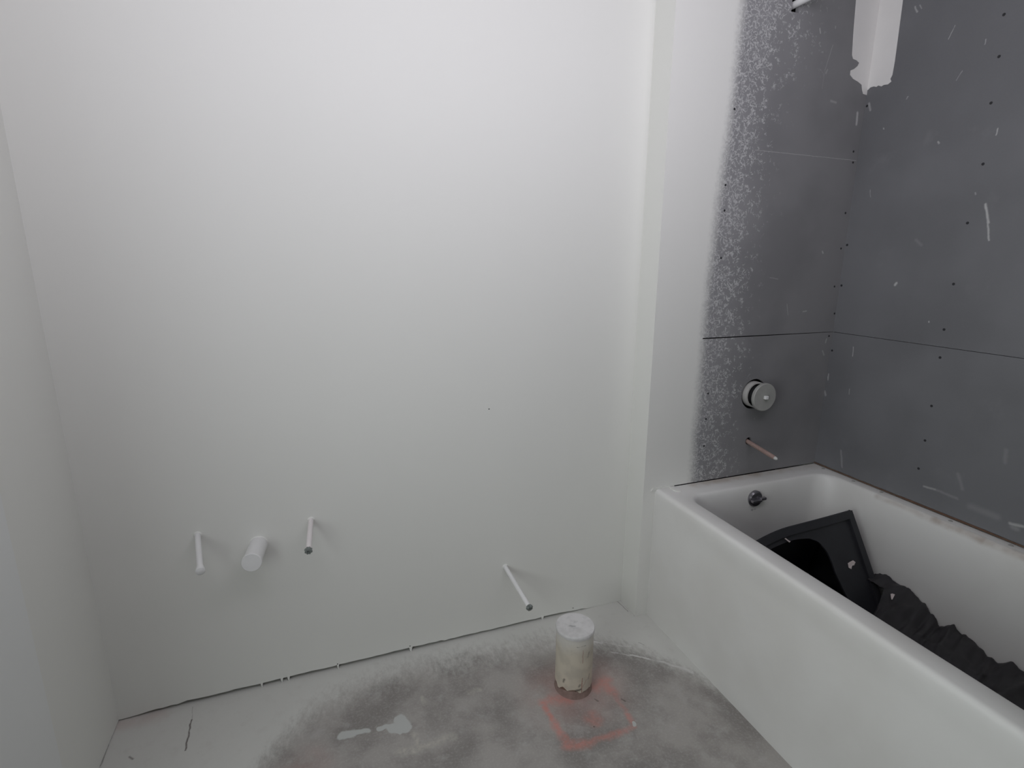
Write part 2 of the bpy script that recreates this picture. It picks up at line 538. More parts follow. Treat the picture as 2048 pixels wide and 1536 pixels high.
def right_mat():
    M = Mat('grey_backer_board', 0.5, 0.32)
    base = M.mix(M.ramp(M.noise(2.6, 3.0), 0.35, 0.65), (0.152, 0.154, 0.162), (0.190, 0.192, 0.202))
    base = M.mix(M.math('MULTIPLY', M.noise(420.0, 1.0), 0.3), base, (0.22, 0.22, 0.23))
    sm = M.ramp(M.noise(8.0, 4.0, 0.6), 0.62, 0.80, 0.0, 0.12)
    base = M.mix(sm, base, (0.4, 0.4, 0.4))
    mk = M.strokes(MARKS_RIGHT, M.warp(60.0, 0.005), 1.5)
    M.color(M.mix(mk, base, (0.60, 0.60, 0.59)))
    M.bump(M.noise(240.0, 2.0), 0.12, 0.0006)
    return M.m

def floor_mat():
    M = Mat('dusty_concrete_with_overspray', 0.75, 0.25)
    x, y, z = M.xyz()
    c = M.mix(M.ramp(M.noise(5.0, 5.0, 0.6), 0.36, 0.62), (0.265, 0.248, 0.232), (0.40, 0.378, 0.355))
    c = M.mix(M.ramp(M.noise(16.0, 4.0, 0.65), 0.52, 0.75, 0.0, 0.55), c, (0.47, 0.455, 0.44))
    c = M.mix(M.ramp(M.noise(11.0, 3.0, 0.6, vec=M.warp(3.0, 0.2)), 0.58, 0.74, 0.0, 0.35), c, (0.23, 0.215, 0.20))
    c = M.mix(M.ramp(M.noise(150.0, 2.0, 0.6), 0.45, 0.75, 0.0, 0.30), c, (0.52, 0.50, 0.48))
    # sprayed edge of white paint along the walls: y of the edge as a curve of x
    cv = M.N.new('ShaderNodeFloatCurve')
    pts = [(0.0, -0.62), (0.30, -0.46), (0.38, -0.31), (0.45, -0.22), (0.56, -0.130), (0.72, -0.085), (0.95, -0.092), (1.12, -0.100), (1.27, -0.110), (1.46, -0.185), (1.59, -0.295), (1.68, -0.43), (1.75, -0.55), (2.0, -0.60)]
    cu = cv.mapping.curves[0]
    cu.points[0].location = (pts[0][0] / 2, -pts[0][1])
    cu.points[1].location = (pts[-1][0] / 2, -pts[-1][1])
    for a, b in pts[1:-1]:
        cu.points.new(a / 2, -b)
    cv.mapping.update()
    M.L.new(M.math('MULTIPLY', x, 0.5), cv.inputs['Value'])
    edge = M.math('MULTIPLY', cv.outputs[0], -1.0)
    dist = M.math('SUBTRACT', y, edge)                                  # > 0: towards the wall, painted
    st = M.noise(62.0, 5.0, 0.75, stretch=(1.0, 0.5, 1.0))
    bl = M.noise(9.0, 3.0, 0.6)
    dist = M.math('ADD', dist, M.math('MULTIPLY', M.math('SUBTRACT', st, 0.5), 0.20))
    dist = M.math('ADD', dist, M.math('MULTIPLY', M.math('SUBTRACT', bl, 0.5), 0.08))
    wh = M.ramp(dist, -0.085, 0.075, 0.0, 0.92)
    # pink chalk dust at the lower left and round the upright pipe
    pk = M.math('MULTIPLY', M.strokes([((0.50, -0.34, 0), (0.47, -0.42, 0), 0.10, 0.8), ((1.25, -0.34, 0), (1.33, -0.34, 0), 0.19, 1.0), ((0.01, -0.01, 0), (0.10, -0.01, 0), 0.05, 0.5)]), M.ramp(bl, 0.30, 0.62, 0.25, 1.0))
    whm = M.mix(M.ramp(M.noise(22.0, 4.0, 0.7), 0.50, 0.80, 0.0, 0.35), (0.66, 0.66, 0.625), (0.54, 0.52, 0.49))
    c = M.mix(wh, c, whm)
    c = M.mix(M.math('MULTIPLY', pk, 0.55), c, (0.46, 0.27, 0.24))
    wv = M.warp(40.0, 0.022, 3.0)
    sp = M.math('MULTIPLY', M.strokes(SPRAY, wv, 2.3), M.ramp(M.noise(60.0, 3.0), 0.25, 0.6, 0.45, 1.0))
    c = M.mix(M.math('MULTIPLY', sp, 0.85), c, (0.66, 0.245, 0.195))
    w2 = M.warp(28.0, 0.020, 3.0)
    c = M.mix(M.ramp(M.strokes([b for b in BLOTS if b[3] >= 0.5], w2, 1.8), 0.12, 0.34), c, (0.52, 0.53, 0.51))
    c = M.mix(M.math('MULTIPLY', M.strokes([b for b in BLOTS if b[3] < 0.5], w2, 2.0), M.ramp(M.noise(70.0, 3.0, 0.6), 0.35, 0.6, 0.2, 1.3)), c, (0.62, 0.60, 0.52))
    c = M.mix(M.strokes(PAINT_LINES, w2, 1.3), c, (0.72, 0.71, 0.69))
    w3 = M.warp(45.0, 0.008, 3.0)
    ck = M.strokes(CRACKS, w3, 1.5)
    c = M.mix(ck, c, (0.07, 0.05, 0.045))
    M.color(c)
    M.bump(M.noise(60.0, 3.0, 0.65), 0.25, 0.002)
    return M.m

def tub_mat():
    M = Mat('white_enamel_with_dust', 0.32, 0.45)
    base = M.mix(M.ramp(M.noise(4.0, 4.0), 0.35, 0.7), (0.79, 0.785, 0.76), (0.74, 0.73, 0.70))
    w = M.warp(22.0, 0.025, 3.0)
    st = M.strokes([((1.86, -0.118, ZT), (2.30, -0.112, ZT), 0.040, 0.75), ((2.30, -0.115, ZT), (2.45, -0.12, ZT), 0.05, 0.35)], w)
    base = M.mix(M.math('MULTIPLY', st, M.ramp(M.noise(14.0, 4.0, 0.65), 0.3, 0.65, 0.2, 0.85)), base, (0.46, 0.37, 0.28))
    st2 = M.strokes([((2.409, -0.40, ZT - .006), (2.409, -0.60, ZT - .006), 0.017, 0.40), ((2.409, -0.58, ZT - .006), (2.409, -0.72, ZT - .006), 0.019, 0.75), ((2.409, -0.70, ZT - .006), (2.409, -1.1, ZT - .006), 0.019, 0.5)], M.warp(18.0, 0.014, 3.0))
    st2 = M.math('MULTIPLY', st2, M.ramp(M.noise(20.0, 3.0), 0.3, 0.6, 0.5, 1.0))
    base = M.mix(st2, base, (0.34, 0.27, 0.22))
    dots = M.strokes([((2.047, -0.209, 0.4160), (2.052, -0.209, 0.4160), 0.0055, 0.8), ((2.061, -0.209, 0.417), (2.065, -0.209, 0.417), 0.0055, 0.6)], M.warp(150.0, 0.004))
    base = M.mix(dots, base, (0.25, 0.25, 0.25))
    M.color(base)
    M.rough(M.ramp(M.noise(9.0, 4.0), 0.3, 0.7, 0.30, 0.45))
    M.bump(M.noise(120.0, 3.0), 0.05, 0.0005)
    return M.m

def pvc_mat():
    """cream drain pipe with red print, black scuffs"""
    M = Mat('cream_drain_plastic', 0.45, 0.4)
    base = M.mix(M.ramp(M.noise(22.0, 3.0), 0.4, 0.65), (0.63, 0.575, 0.475), (0.54, 0.495, 0.415))
    base = M.mix(M.ramp(M.noise(70.0, 4.0, 0.7, stretch=(1, 1, .4)), 0.66, 0.74, 0.0, 0.5), base, (0.25, 0.20, 0.17))
    # coordinates relative to the pipe foot; the side facing the room is towards (-0.5, -0.87)
    def P(deg, z):
        a = math.radians(deg)
        return (0.0575 * math.cos(a), 0.0575 * math.sin(a), z)
    w = M.warp(90.0, 0.006, 2.0)
    red = M.strokes([(P(-91, .125), P(-91, .17), .0022, .5), (P(-91, .02), P(-90, .072), .0026, .85), (P(-88, .04), P(-75, .062), .0022, .5)], w)
    blk = M.strokes([(P(-108, .032), P(-94, .034), .006, .85), (P(-100, .046), P(-97, .050), .006, .6), (P(-150, .05), P(-146, .062), .005, .7), (P(-65, .06), P(-62, .075), .004, .5), (P(-72, .14), P(-68, .155), .004, .5), (P(-110, .183), P(-82, .184), .0022, .55)], w)
    base = M.mix(M.math('MULTIPLY', M.ramp(M.math('ADD', M.xyz()[2], M.math('MULTIPLY', M.noise(18.0, 2.0), 0.05)), 0.165, 0.235), 0.7), base, (0.70, 0.69, 0.66))
    base = M.mix(red, base, (0.26, 0.07, 0.05))
    base = M.mix(blk, base, (0.05, 0.04, 0.035))
    M.color(base)
    return M.m

def cap_mat():
    M = Mat('chalky_white_cap', 0.6, 0.3)
    base = M.mix(M.ramp(M.noise(30.0, 3.0), 0.4, 0.65), (0.70, 0.69, 0.68), (0.60, 0.59, 0.58))
    blk = M.strokes([((-.016, .002, .215), (-.006, -.006, .215), .008, .6), ((.004, .014, .215), (.010, .014, .215), .007, .3), ((-.01, -.012, .215), (.004, -.012, .215), .006, .25)], M.warp(80.0, 0.012, 2.0))
    M.color(M.mix(blk, base, (0.22, 0.23, 0.23)))
    return M.m

M_ALCOVE, M_RIGHT, M_FLOOR, M_TUB, M_CREAM, M_CAP = alcove_mat(), right_mat(), floor_mat(), tub_mat(), pvc_mat(), cap_mat()

# ---------------------------------------------------------------- the room shell
tag(box('floor', -0.20, 2.70, FRONT - 0.1, 0.20, -0.12, 0.0, M_FLOOR), 'grey concrete slab dusted with white overspray and red marking paint', kind='structure')
tag(box('ceiling', -0.20, 2.70, FRONT - 0.1, 0.20, CEIL, CEIL + 0.1, M_CEIL), kind='structure')

# back wall: framing behind, one drywall sheet in front that stops just short of the slab
wall_back = tag(box('wall_back', -0.10, 2.56, 0.045, 0.145, 0.0, CEIL, M_DARK), 'large white painted wall with a dark gap along the floor', kind='structure')
box('sill_plate', -0.01, XI, 0.018, 0.045, 0.0, 0.04, M_WOOD, wall_back)
pts = [(-0.005, CEIL), (-0.005, 0.004)]
x = 0.0
while x < 1.50:
    x += random.uniform(0.012, 0.035)
    k = 0.0135 if 0.15 < x < 0.95 else 0.0105
    if x < 0.10:
        k = 0.004 + 0.07 * x
    if x > 1.42:
        k = 0.0095 - (x - 1.42) * 0.08
    pts.append((x, max(0.0008, k + random.uniform(-0.0016, 0.0016))))
pts += [(1.545, 0.0004), (XI + 0.012, 0.0004), (XI + 0.012, CEIL)]
board = prism('board', pts, 1, 0.0, 0.0127, M_PAINT, wall_back)
for xx, zz in ((1.1161, 0.826), (0.8327, 0.0201), (0.5987, 0.0171), (1.4452, 0.0174)):
    lathe('nail_head', (xx, 0.001, zz), (xx, -0.001, zz), [(0, 0.0022), (0.0016, 0.0018)], M_SCREW, board, n=8)
for xx in (0.375, 0.4323, 0.452, 0.60, 0.835, 1.32):
    w = random.uniform(0.003, 0.006)
    prism('paint_drip', [(xx - w, 0.016), (xx - w * .6, 0.004), (xx - w * .2, -0.0005), (xx + w * .4, 0.0), (xx + w * .5, 0.006), (xx + w, 0.016)], 1, -0.0015, 0.004, M_PAINT, board)

# left wall with the doorway beyond the frame, and a proud panel edge next to it
DY0, DY1 = -1.84, -0.96
wl = tag(boxes('wall_left', [(-0.10, 0.0, DY1, 0.0, 0.0025, CEIL), (-0.10, 0.0, FRONT, DY0, 0.0, CEIL), (-0.10, 0.0, DY0, DY1, 2.05, CEIL)], M_PAINT), 'white painted wall at the left of the picture', kind='structure')
tag(box('trim_1', 0.0003, 0.020, DY1, -0.351, 0.0, CEIL - 0.001, M_TRIM), 'wide flat white casing board on the left wall', kind='structure')

# plumbing wall that steps forward behind the tub
wa = tag(boxes('wall_alcove', [(XI + 0.0001, XI + 0.045, -D + 0.0128, 0.045, 0.0, CEIL), (XR - 0.04, XR + 0.10, -D + 0.0128, 0.045, 0.0, CEIL)], M_PAINT), 'white to grey plumbing wall behind the head of the bathtub', kind='structure')
seam_l, seam_r = 1.0385, 1.0360
up_b = prism('board', [(XI, 1.0387), (XR, seam_r), (XR, CEIL), (XI, CEIL)], 1, -D, -D + 0.0127, M_ALCOVE, wa)
lo_b = prism('board', [(XI, 0.0), (XA + 0.004, 0.0), (XA + 0.004, ZT + 0.0012), (XR, ZT + 0.0022), (XR, 1.0342), (XI, 1.0330)], 1, -D, -D + 0.0127, M_ALCOVE, wa)
VX, VZ = 2.1035, 0.820
SX, SZ = 2.1031, 0.6385
c1 = lathe('cutter', (VX, -D - 0.05, VZ), (VX, -D + 0.05, VZ), [(0, 0.0565), (0.1, 0.0565)], M_DARK, n=36)
c2 = lathe('cutter', (SX, -D - 0.05, SZ), (SX, -D + 0.05, SZ), [(0, 0.0145), (0.1, 0.0145)], M_DARK, n=20)
cut(lo_b, [c1, c2])
c3 = box('cutter', 2.082, 2.112, -D - 0.05, -D + 0.05, 2.0585, 2.130, M_DARK)
cut(up_b, [c3])
box('seam_filler', XI, 1.8515, -D + 0.0002, -D + 0.0127, 1.0325, 1.0390, M_ALCOVE, wa)
for P in SCREWS_ALCOVE:
    b = up_b if P[2] > ZS else lo_b
    lathe('screw', (P[0], -D + 0.001, P[2]), (P[0], -D - 0.001, P[2]), [(0, 0.0042), (0.0016, 0.0036)], M_SCREW, b, n=10)

# right wall: two grey backer boards over framing
wr = tag(box('wall_right', XR + 0.0128, XR + 0.10, FRONT, -D + 0.0127, 0.0, CEIL, M_PAINT), 'dark grey backer board wall along the long side of the bathtub', kind='structure')
up_r = box('board', XR, XR + 0.0127, FRONT, -D, ZS + 0.0008, CEIL, M_RIGHT, wr)
lo_r = box('board', XR, XR + 0.0127, FRONT, -D, ZT + 0.0065, ZS - 0.0008, M_RIGHT, wr)
V, F = [], []
n = 60
for i in range(n + 1):
    yy = -D - (1.50 * i / n)
    h = 0.004 + 0.003 * noise.noise((yy * 31, 2, 0)) + (0.003 if 0.44 < -yy < 0.75 else 0)
    V += [(XR - 0.0015, yy, ZT + 0.0006), (XR - 0.0005, yy, ZT + 0.0020 + 0.6 * h)]
    if i:
        F.append((2 * i - 2, 2 * i, 2 * i + 1, 2 * i - 1))
pe = mesh_obj('torn_paper_edge', V, F, M_PAPER, lo_r)
md = pe.modifiers.new('thick', 'SOLIDIFY'); md.thickness = 0.0008
for P in SCREWS_RIGHT:
    b = up_r if P[2] > ZS else lo_r
    yy = min(P[1], -D - 0.008)
    lathe('screw', (XR + 0.001, yy, P[2]), (XR - 0.001, yy, P[2]), [(0, 0.0046), (0.0016, 0.0040)], M_SCREW, b, n=10)

# taped corner: compound on both faces with a ragged lower end
pa = [(q[0], q[2]) for q in COMPOUND_ALCOVE]
pa = [(pa[0][0], CEIL - 0.002)] + pa + [(XR, pa[-1][1] - 0.002), (XR, CEIL - 0.002)]
prism('joint_compound', pa, 1, -D - 0.0012, -D - 0.0001, M_COMPOUND, wa)
pr = [(min(q[1], -D - 0.004), q[2]) for q in COMPOUND_RIGHT]
pr = [(-D - 0.0013, pr[0][1])] + pr + [(pr[-1][0], CEIL - 0.002), (-D - 0.0013, CEIL - 0.002)]
prism('joint_compound', pr, 0, XR - 0.0012, XR - 0.0001, M_COMPOUND, wr)

pb = [(XI + 0.030, ZT - 0.006)]
for i in range(16):
    pb.append((XA - 0.012 + i * 0.006, ZT + 0.0035 + 0.0015 * noise.noise((i * 0.7, 5, 0))))
pb += [(XA + 0.080, ZT - 0.001)]
prism('paint_bead', pb, 1, -D - 0.0028, -D - 0.0001, M_PAINT, wa)

# unseen sides of the room
tag(box('wall_front', -0.10, 2.56, FRONT - 0.1, FRONT, 0.0, CEIL, M_BARE), kind='structure')
tag(box('wall_tub_end', XI, XR, -1.75, -1.632, 0.0, CEIL, M_PAINT), kind='structure')

# ---------------------------------------------------------------- bathtub
def rrect(x0, x1, y0, y1, r, nl=44, ns=18, nc=8):
    """points counter-clockwise; long edges along y"""
    P = []
    def arc(cx, cy, a0):
        for i in range(nc):
            a = a0 + (math.pi / 2) * (i + 0.5) / nc
            P.append((cx + r * math.cos(a), cy + r * math.sin(a)))
    def edge(a, b, n):
        for i in range(n + 1):
            t = i / n
            P.append((a[0] + (b[0] - a[0]) * t, a[1] + (b[1] - a[1]) * t))
    edge((x1, y0 + r), (x1, y1 - r), nl); arc(x1 - r, y1 - r, 0)
    edge((x1 - r, y1), (x0 + r, y1), ns); arc(x0 + r, y1 - r, math.pi / 2)
    edge((x0, y1 - r), (x0, y0 + r), nl); arc(x0 + r, y0 + r, math.pi)
    edge((x0 + r, y0), (x1 - r, y0), ns); arc(x1 - r, y0 + r, 1.5 * math.pi)
    return P

TX0, TX1, TY0, TY1 = XA, XR + 0.008, -1.625, -D + 0.008
IX0, IX1, IY0, IY1 = 1.764, 2.414, -1.53, -0.186
tub = empty('bathtub', (TX0, TY1, 0.0))
tag(tub, 'white alcove bathtub with a flat apron, full of black rubber scraps', 'bathtub')
loops = []
for ins, z, r in ((0.17, 0.108, .06), (0.115, 0.110, .08), (0.080, 0.118, .09), (0.062, 0.138, .09), (0.050, 0.18, .085), (0.038, 0.26, .08), (0.028, 0.35, .075), (0.020, 0.43, .07), (0.014, ZT - .035, .068), (0.0105, ZT - .018, .066), (0.007, ZT - .008, .065), (0.003, ZT - .002, .064), (-0.003, ZT, .064)):
    loops.append([(p[0], p[1], z) for p in rrect(IX0 + ins, IX1 - ins, IY0 + ins * 1.6, IY1 - ins, r)])
for ins, z in ((0.016, ZT), (0.010, ZT - .0012), (0.005, ZT - .004), (0.0016, ZT - .009), (0.0, ZT - .016)):
    loops.append([(p[0], p[1], z) for p in rrect(TX0 + ins, TX1 - ins, TY0 + ins, TY1 - ins, 0.006)])
def sm(a, b, v):
    t = max(0.0, min(1.0, (v - a) / (b - a)))
    return t * t * (3 - 2 * t)
NZ = 30
for i in range(1, NZ + 1):
    z = (ZT - 0.016) * (1 - i / NZ)
    L = []
    for p in rrect(TX0, TX1, TY0, TY1, 0.006):
        xx = p[0]
        if p[0] < TX0 + 0.001:
            yl = -p[1]
            rec = 0.0035 * sm(0.24 + 0.10 * sm(0.30, 0.12, z), 0.33 + 0.14 * sm(0.30, 0.12, z), yl) * sm(0.0, 0.08, z) * sm(ZT - 0.035, ZT - 0.09, z)
            xx += rec
        L.append((xx, p[1], z))
    loops.append(L)
V, F = [], []
n = len(loops[0])
for L in loops:
    V += L
for k in range(len(loops) - 1):
    for i in range(n):
        j = (i + 1) % n
        F.append((k * n + i, k * n + j, (k + 1) * n + j, (k + 1) * n + i))
F.append(tuple(range(n)))
keep(mesh_obj('shell', V, F, M_TUB, smooth=True), tub)
for xx, yy in ((2.4365, -0.1607), (2.4338, -0.2891), (2.4370, -0.3932), (2.4330, -0.6175), (2.4345, -0.7741), (2.4345, -0.93)):
    keep(lathe('flange_clip', (xx, yy, ZT - 0.001), (xx, yy, ZT + 0.0025), [(0, 0.0062), (0.002, 0.0062), (0.0035, 0.0035)], M_DISC, n=12), tub)
keep(prism('paint_blob', [(1.752, -0.1375), (1.760, -0.150), (1.772, -0.153), (1.778, -0.143), (1.771, -0.131), (1.766, -0.118), (1.758, -0.104), (1.754, -0.122)], 2, ZT - 0.0005, ZT + 0.003, M_PAINT), tub)
# overflow plate on the head end
OX, OZ = 2.060, 0.4575
OY = IY1 - 0.0195
keep(lathe('overflow_plate', (OX, OY + 0.006, OZ), (OX, OY - 0.1, OZ), [(0, 0.0305), (0.008, 0.0305), (0.0125, 0.0265), (0.014, 0.016), (0.0142, 0.002)], M_CHROME, n=32), tub)
ov = tub.children[-1]
for a, b, c, e in ((OX - 0.029, OX + 0.014, OZ - 0.006, OZ + 0.004), (OX + 0.008, OX + 0.033, OZ - 0.001, OZ + 0.009)):
    lv = box('lever', a, b, OY - 0.0215, OY - 0.008, c, e, M_CHROME)
    lv.parent = ov
    lv.matrix_parent_inverse = (Matrix.Translation(tub.location)).inverted() @ Matrix.Identity(4)
    lv.matrix_parent_inverse = Matrix.Identity(4)
    bv = lv.modifiers.new('soft', 'BEVEL'); bv.width = 0.0025; bv.segments = 2

# ---------------------------------------------------------------- rough-in plumbing on the tub wall
def thing(name, loc, label, cat, group=None):
    return tag(empty(name, loc), label, cat, group)

t = thing('shower_valve', (VX, -D, VZ), 'round grey shower valve guard sticking out of the grey board', 'valve')
keep(lathe('valve_body', (VX, -D + 0.06, VZ), (VX, -D - 0.2, VZ), [(0, 0.036), (0.085, 0.036), (0.104, 0.030)], M_BLACK), t)
def ring(name, y0, y1, ro, ri, mat, parent):
    return keep(lathe(name, (VX, y0, VZ), (VX, y1, VZ), [(0.0, ri), (0.0, ro), (abs(y1 - y0), ro), (abs(y1 - y0), ri), (0.004, ri - 0.002)], mat, n=36), parent)
ring('guard_ring', -D + 0.010, -D - 0.016, 0.0475, 0.0425, M_RING, t)
keep(lathe('cover_disc', (VX, -D - 0.040, VZ), (VX, -D - 0.2, VZ), [(0, 0.046), (0.0, 0.0495), (0.002, 0.0510), (0.0115, 0.0510), (0.0135, 0.0490), (0.0135, 0.004)], M_DISC, n=40), t)
kb = keep(box('stem_tip', VX - 0.0065, VX + 0.0065, -D - 0.064, -D - 0.0530, VZ - 0.0055, VZ + 0.0065, M_PVC), t)
bv = kb.modifiers.new('soft', 'BEVEL'); bv.width = 0.0015; bv.segments = 2

t = thing('spout_pipe', (SX, -D, SZ), 'thin copper stub pipe pointing out below the shower valve', 'pipe')
a, b = Vector((SX, -D + 0.04, SZ + 0.002)), Vector((2.0965, -0.236, 0.6200))
ln = (b - a).length
keep(lathe('pipe', a, b, [(0, 0.0080), (ln - 0.012, 0.0080), (ln, 0.0068)], M_COPPER, n=18), t)
dr = (b - a).normalized()
keep(lathe('crimped_tip', b, b + dr, [(0, 0.0066), (0.006, 0.0058), (0.011, 0.0025)], M_TIP, n=14), t)

t = thing('shower_arm_pipe', (2.097, -D, 2.085), 'white pipe leaving a square hole high on the grey board', 'pipe')
a, b = Vector((2.099, -D + 0.05, 2.082)), Vector((2.125, -D - 0.125, 2.095))
keep(lathe('pipe', a, b, [(0, 0.0105), ((b - a).length - .004, 0.0105), ((b - a).length, 0.009)], M_PVC, n=22), t)
keep(lathe('threaded_end', b, b + (b - a).normalized(), [(0, 0.0075), (0.012, 0.0075), (0.014, 0.006)], M_CRIMP, n=18), t)

# ---------------------------------------------------------------- stub pipes on the back wall
def stub(name, a, b, r, label, body, end):
    a, b = Vector(a), Vector(b)
    t = thing(name, a, label, 'pipe')
    L = (b - a).length
    dr = (b - a).normalized()
    keep(lathe('pipe', a, b, [(0, r), (L, r)], body, n=20), t)
    # smear of paint round the pipe at the wall
    keep(lathe('paint_collar', a + Vector((0, 0.0005, 0)), a + Vector((0, -1, 0)), [(0, r + 0.0035), (0.0012, r + 0.0025), (0.003, r + 0.0005)], M_PAINT, n=20), t)
    if end == 'cap':
        keep(lathe('cap', b - dr * 0.012, b + dr, [(0, r + .0003), (0.001, r + .0016), (0.010, r + .0020), (0.012, r + 0.0036), (0.018, r + 0.0036), (0.021, r * 0.75)], M_PVC, n=22), t)
    elif end == 'crimp':
        keep(lathe('crimped_end', b - dr * 0.004, b + dr, [(0, r + .0003), (0.002, r + .0022), (0.009, r + .0026), (0.012, r + .0005), (0.0125, r * .5), (0.009, r * .3)], M_CRIMP, n=16, jitter=lambda k, i, tt, rr: (tt, rr * (1.10 if i % 2 else 0.86) if k in (1, 2, 3) else rr)), t)
    return t
stub('water_stub', (0.2584, 0.0, 0.5382), (0.287, -0.15, 0.5117), 0.0078, 'thin white capped stub pipe, leftmost on the back wall', M_PVC, 'cap')
stub('water_stub', (0.5563, 0.0, 0.5326), (0.5484, -0.148, 0.5160), 0.0076, 'thin white stub pipe with dark crimped end beside the wide drain stub', M_PINKPVC, 'crimp')
stub('supply_stub', (1.1735, 0.0, 0.2475), (1.1885, -0.188, 0.2108), 0.0078, 'thin white stub pipe low on the wall near the upright drain pipe', M_PVC, 'crimp')
a, b = Vector((0.4084, 0.0, 0.4800)), Vector((0.4006, -0.11, 0.4860))
t = thing('drain_stub', a, 'wide white capped drain stub between two thin stub pipes', 'pipe')
dr = (b - a).normalized(); L = (b - a).length
keep(lathe('pipe', a, b, [(0, 0.0245), (L - 0.01, 0.0245)], M_PVC, n=32), t)
keep(lathe('cap', b - dr * 0.012, b, [(0, 0.0245), (0.0005, 0.0262), (0.011, 0.0262), (0.0125, 0.0250), (0.0125, 0.003)], M_PVC, n=32), t)
keep(lathe('paint_collar', a + Vector((0, 0.0005, 0)), a + Vector((0, -1, 0)), [(0, 0.0275), (0.0012, 0.0265), (0.003, 0.0249)], M_PAINT, n=32), t)

# ---------------------------------------------------------------- upright closet pipe in the floor
PX, PY = 1.2857, -0.3208
t = thing('toilet_drain_pipe', (PX, PY, 0.0), 'short upright cream drain pipe with chalky white cap on the floor', 'pipe')
def rag(k, i, tt, rr):
    if k == 0:
        return tt + 0.014 * noise.noise((i * 0.55, 3.3, 0.0)) + 0.003 * ((i * 7919) % 5 - 2) / 2, rr
    return tt, rr
def local(o, root):
    o.parent = root
    return o
local(lathe('collar', (0, 0, 0.0), (0, 0, 1), [(0, 0.0585), (0.006, 0.0565), (0.034, 0.0545)], simple('brown_rust_collar', (0.28, 0.20, 0.175), 0.85, var=0.4, scale=70, bump=0.002), n=36), t)
local(lathe('pipe', (0, 0, 0.026), (0, 0, 1), [(0, 0.0572), (0.012, 0.0572), (0.06, 0.0570), (0.11, 0.0570), (0.178, 0.0570)], M_CREAM, n=48, jitter=rag), t)
cp = local(lathe('cap', (0, 0, 0.203), (0, 0, 1), [(0, 0.0572), (0.0005, 0.0590), (0.006, 0.0594), (0.0095, 0.0594), (0.012, 0.0578), (0.012, 0.048), (0.0115, 0.004)], M_CAP, n=48), t)

# ---------------------------------------------------------------- black rubber and plastic in the tub
TR, TL, BR = Vector((2.3405, -0.36, 0.4387)), Vector((1.878, -0.36, 0.420)), Vector((2.337, -0.545, 0.134))
U, W = TL - TR, BR - TR
NRM = U.cross(W).normalized()
if NRM.y > 0:
    NRM = -NRM
def sheet_pt(u, v, h=0.0):
    """point of the leaning mat: gently bowed, its far corner drooping"""
    q = TR + U * u + W * v
    q = q + NRM * (0.018 * math.sin(math.pi * min(1, max(0, u))) * (1 - v) - 0.02 * max(0.0, u - 0.62) ** 2 * 10 * 0.3)
    q.z -= 0.30 * max(0.0, u - 0.62) ** 2
    return q + NRM * h

def strip_mesh(name, outer, inner, h0, h1, mat, parent):
    """band between two polylines in mat coordinates, given thickness"""
    V, F = [], []
    n = len(outer)
    for (a, b) in zip(outer, inner):
        V += [sheet_pt(*a, h1), sheet_pt(*b, h1), sheet_pt(*b, h0), sheet_pt(*a, h0)]
    for i in range(n - 1):
        for k in range(4):
            F.append((4 * i + k, 4 * i + (k + 1) % 4, 4 * i + 4 + (k + 1) % 4, 4 * i + 4 + k))
    F.append((0, 1, 2, 3)); F.append((4 * n - 1, 4 * n - 2, 4 * n - 3, 4 * n - 4))
    return mesh_obj(name, V, F, mat, parent, auto=math.radians(40))

def poly(pts, n):
    """resample a polyline to n points by length"""
    P = [Vector(p) for p in pts]
    d = [0.0]
    for a, b in zip(P, P[1:]):
        d.append(d[-1] + (b - a).length)
    out = []
    for i in range(n):
        s = d[-1] * i / (n - 1)
        k = 0
        while k < len(P) - 2 and d[k + 1] < s:
            k += 1
        f = (s - d[k]) / max(1e-9, d[k + 1] - d[k])
        out.append(tuple(P[k].lerp(P[k + 1], min(1, f))))
    return out
mat_root = thing('rubber_mat', (2.15, -0.5, 0.115), 'folded black rubber mat leaning up in the tub near the overflow', 'mat')
outer = [(1.04, 0.0)] + [(1.0 - i * 0.05, 0.0) for i in range(1, 20)] + [(0.0, 0.0)] + [(0.0, i * 0.05) for i in range(1, 20)] + [(0.0, 1.0)]
inner_key = [(1.04, 0.10), (0.90, 0.125), (0.78, 0.125), (0.62, 0.125), (0.50, 0.145), (0.42, 0.20), (0.37, 0.30), (0.352, 0.40), (0.348, 0.50), (0.32, 0.65), (0.29, 0.80), (0.25, 1.0)]
fine = poly(inner_key, 160)
inner = []
ia = 0
for i, o_ in enumerate(outer):
    inner.append(fine[min(159, round(159 * i / (len(outer) - 1)))])
keep(strip_mesh('mat_body', outer, inner, -0.004, 0.002, M_RUBBER, None), mat_root)
b_out = poly([(1.03, 0.004), (0.004, 0.004), (0.004, 0.98)], 41)
b_in = poly([(1.03, 0.075), (0.060, 0.075), (0.060, 0.98)], 41)
# keep the mitre at the corner
b_out = [(1.03 - 1.026 * i / 20, 0.004) for i in range(21)] + [(0.004, 0.004 + 0.976 * i / 20) for i in range(1, 21)]
b_in = [(1.03 - 0.97 * i / 20, 0.075) for i in range(21)] + [(0.060, 0.075 + 0.905 * i / 20) for i in range(1, 21)]
keep(strip_mesh('raised_border', b_out, b_in, 0.0, 0.010, M_RUBBER, None), mat_root)
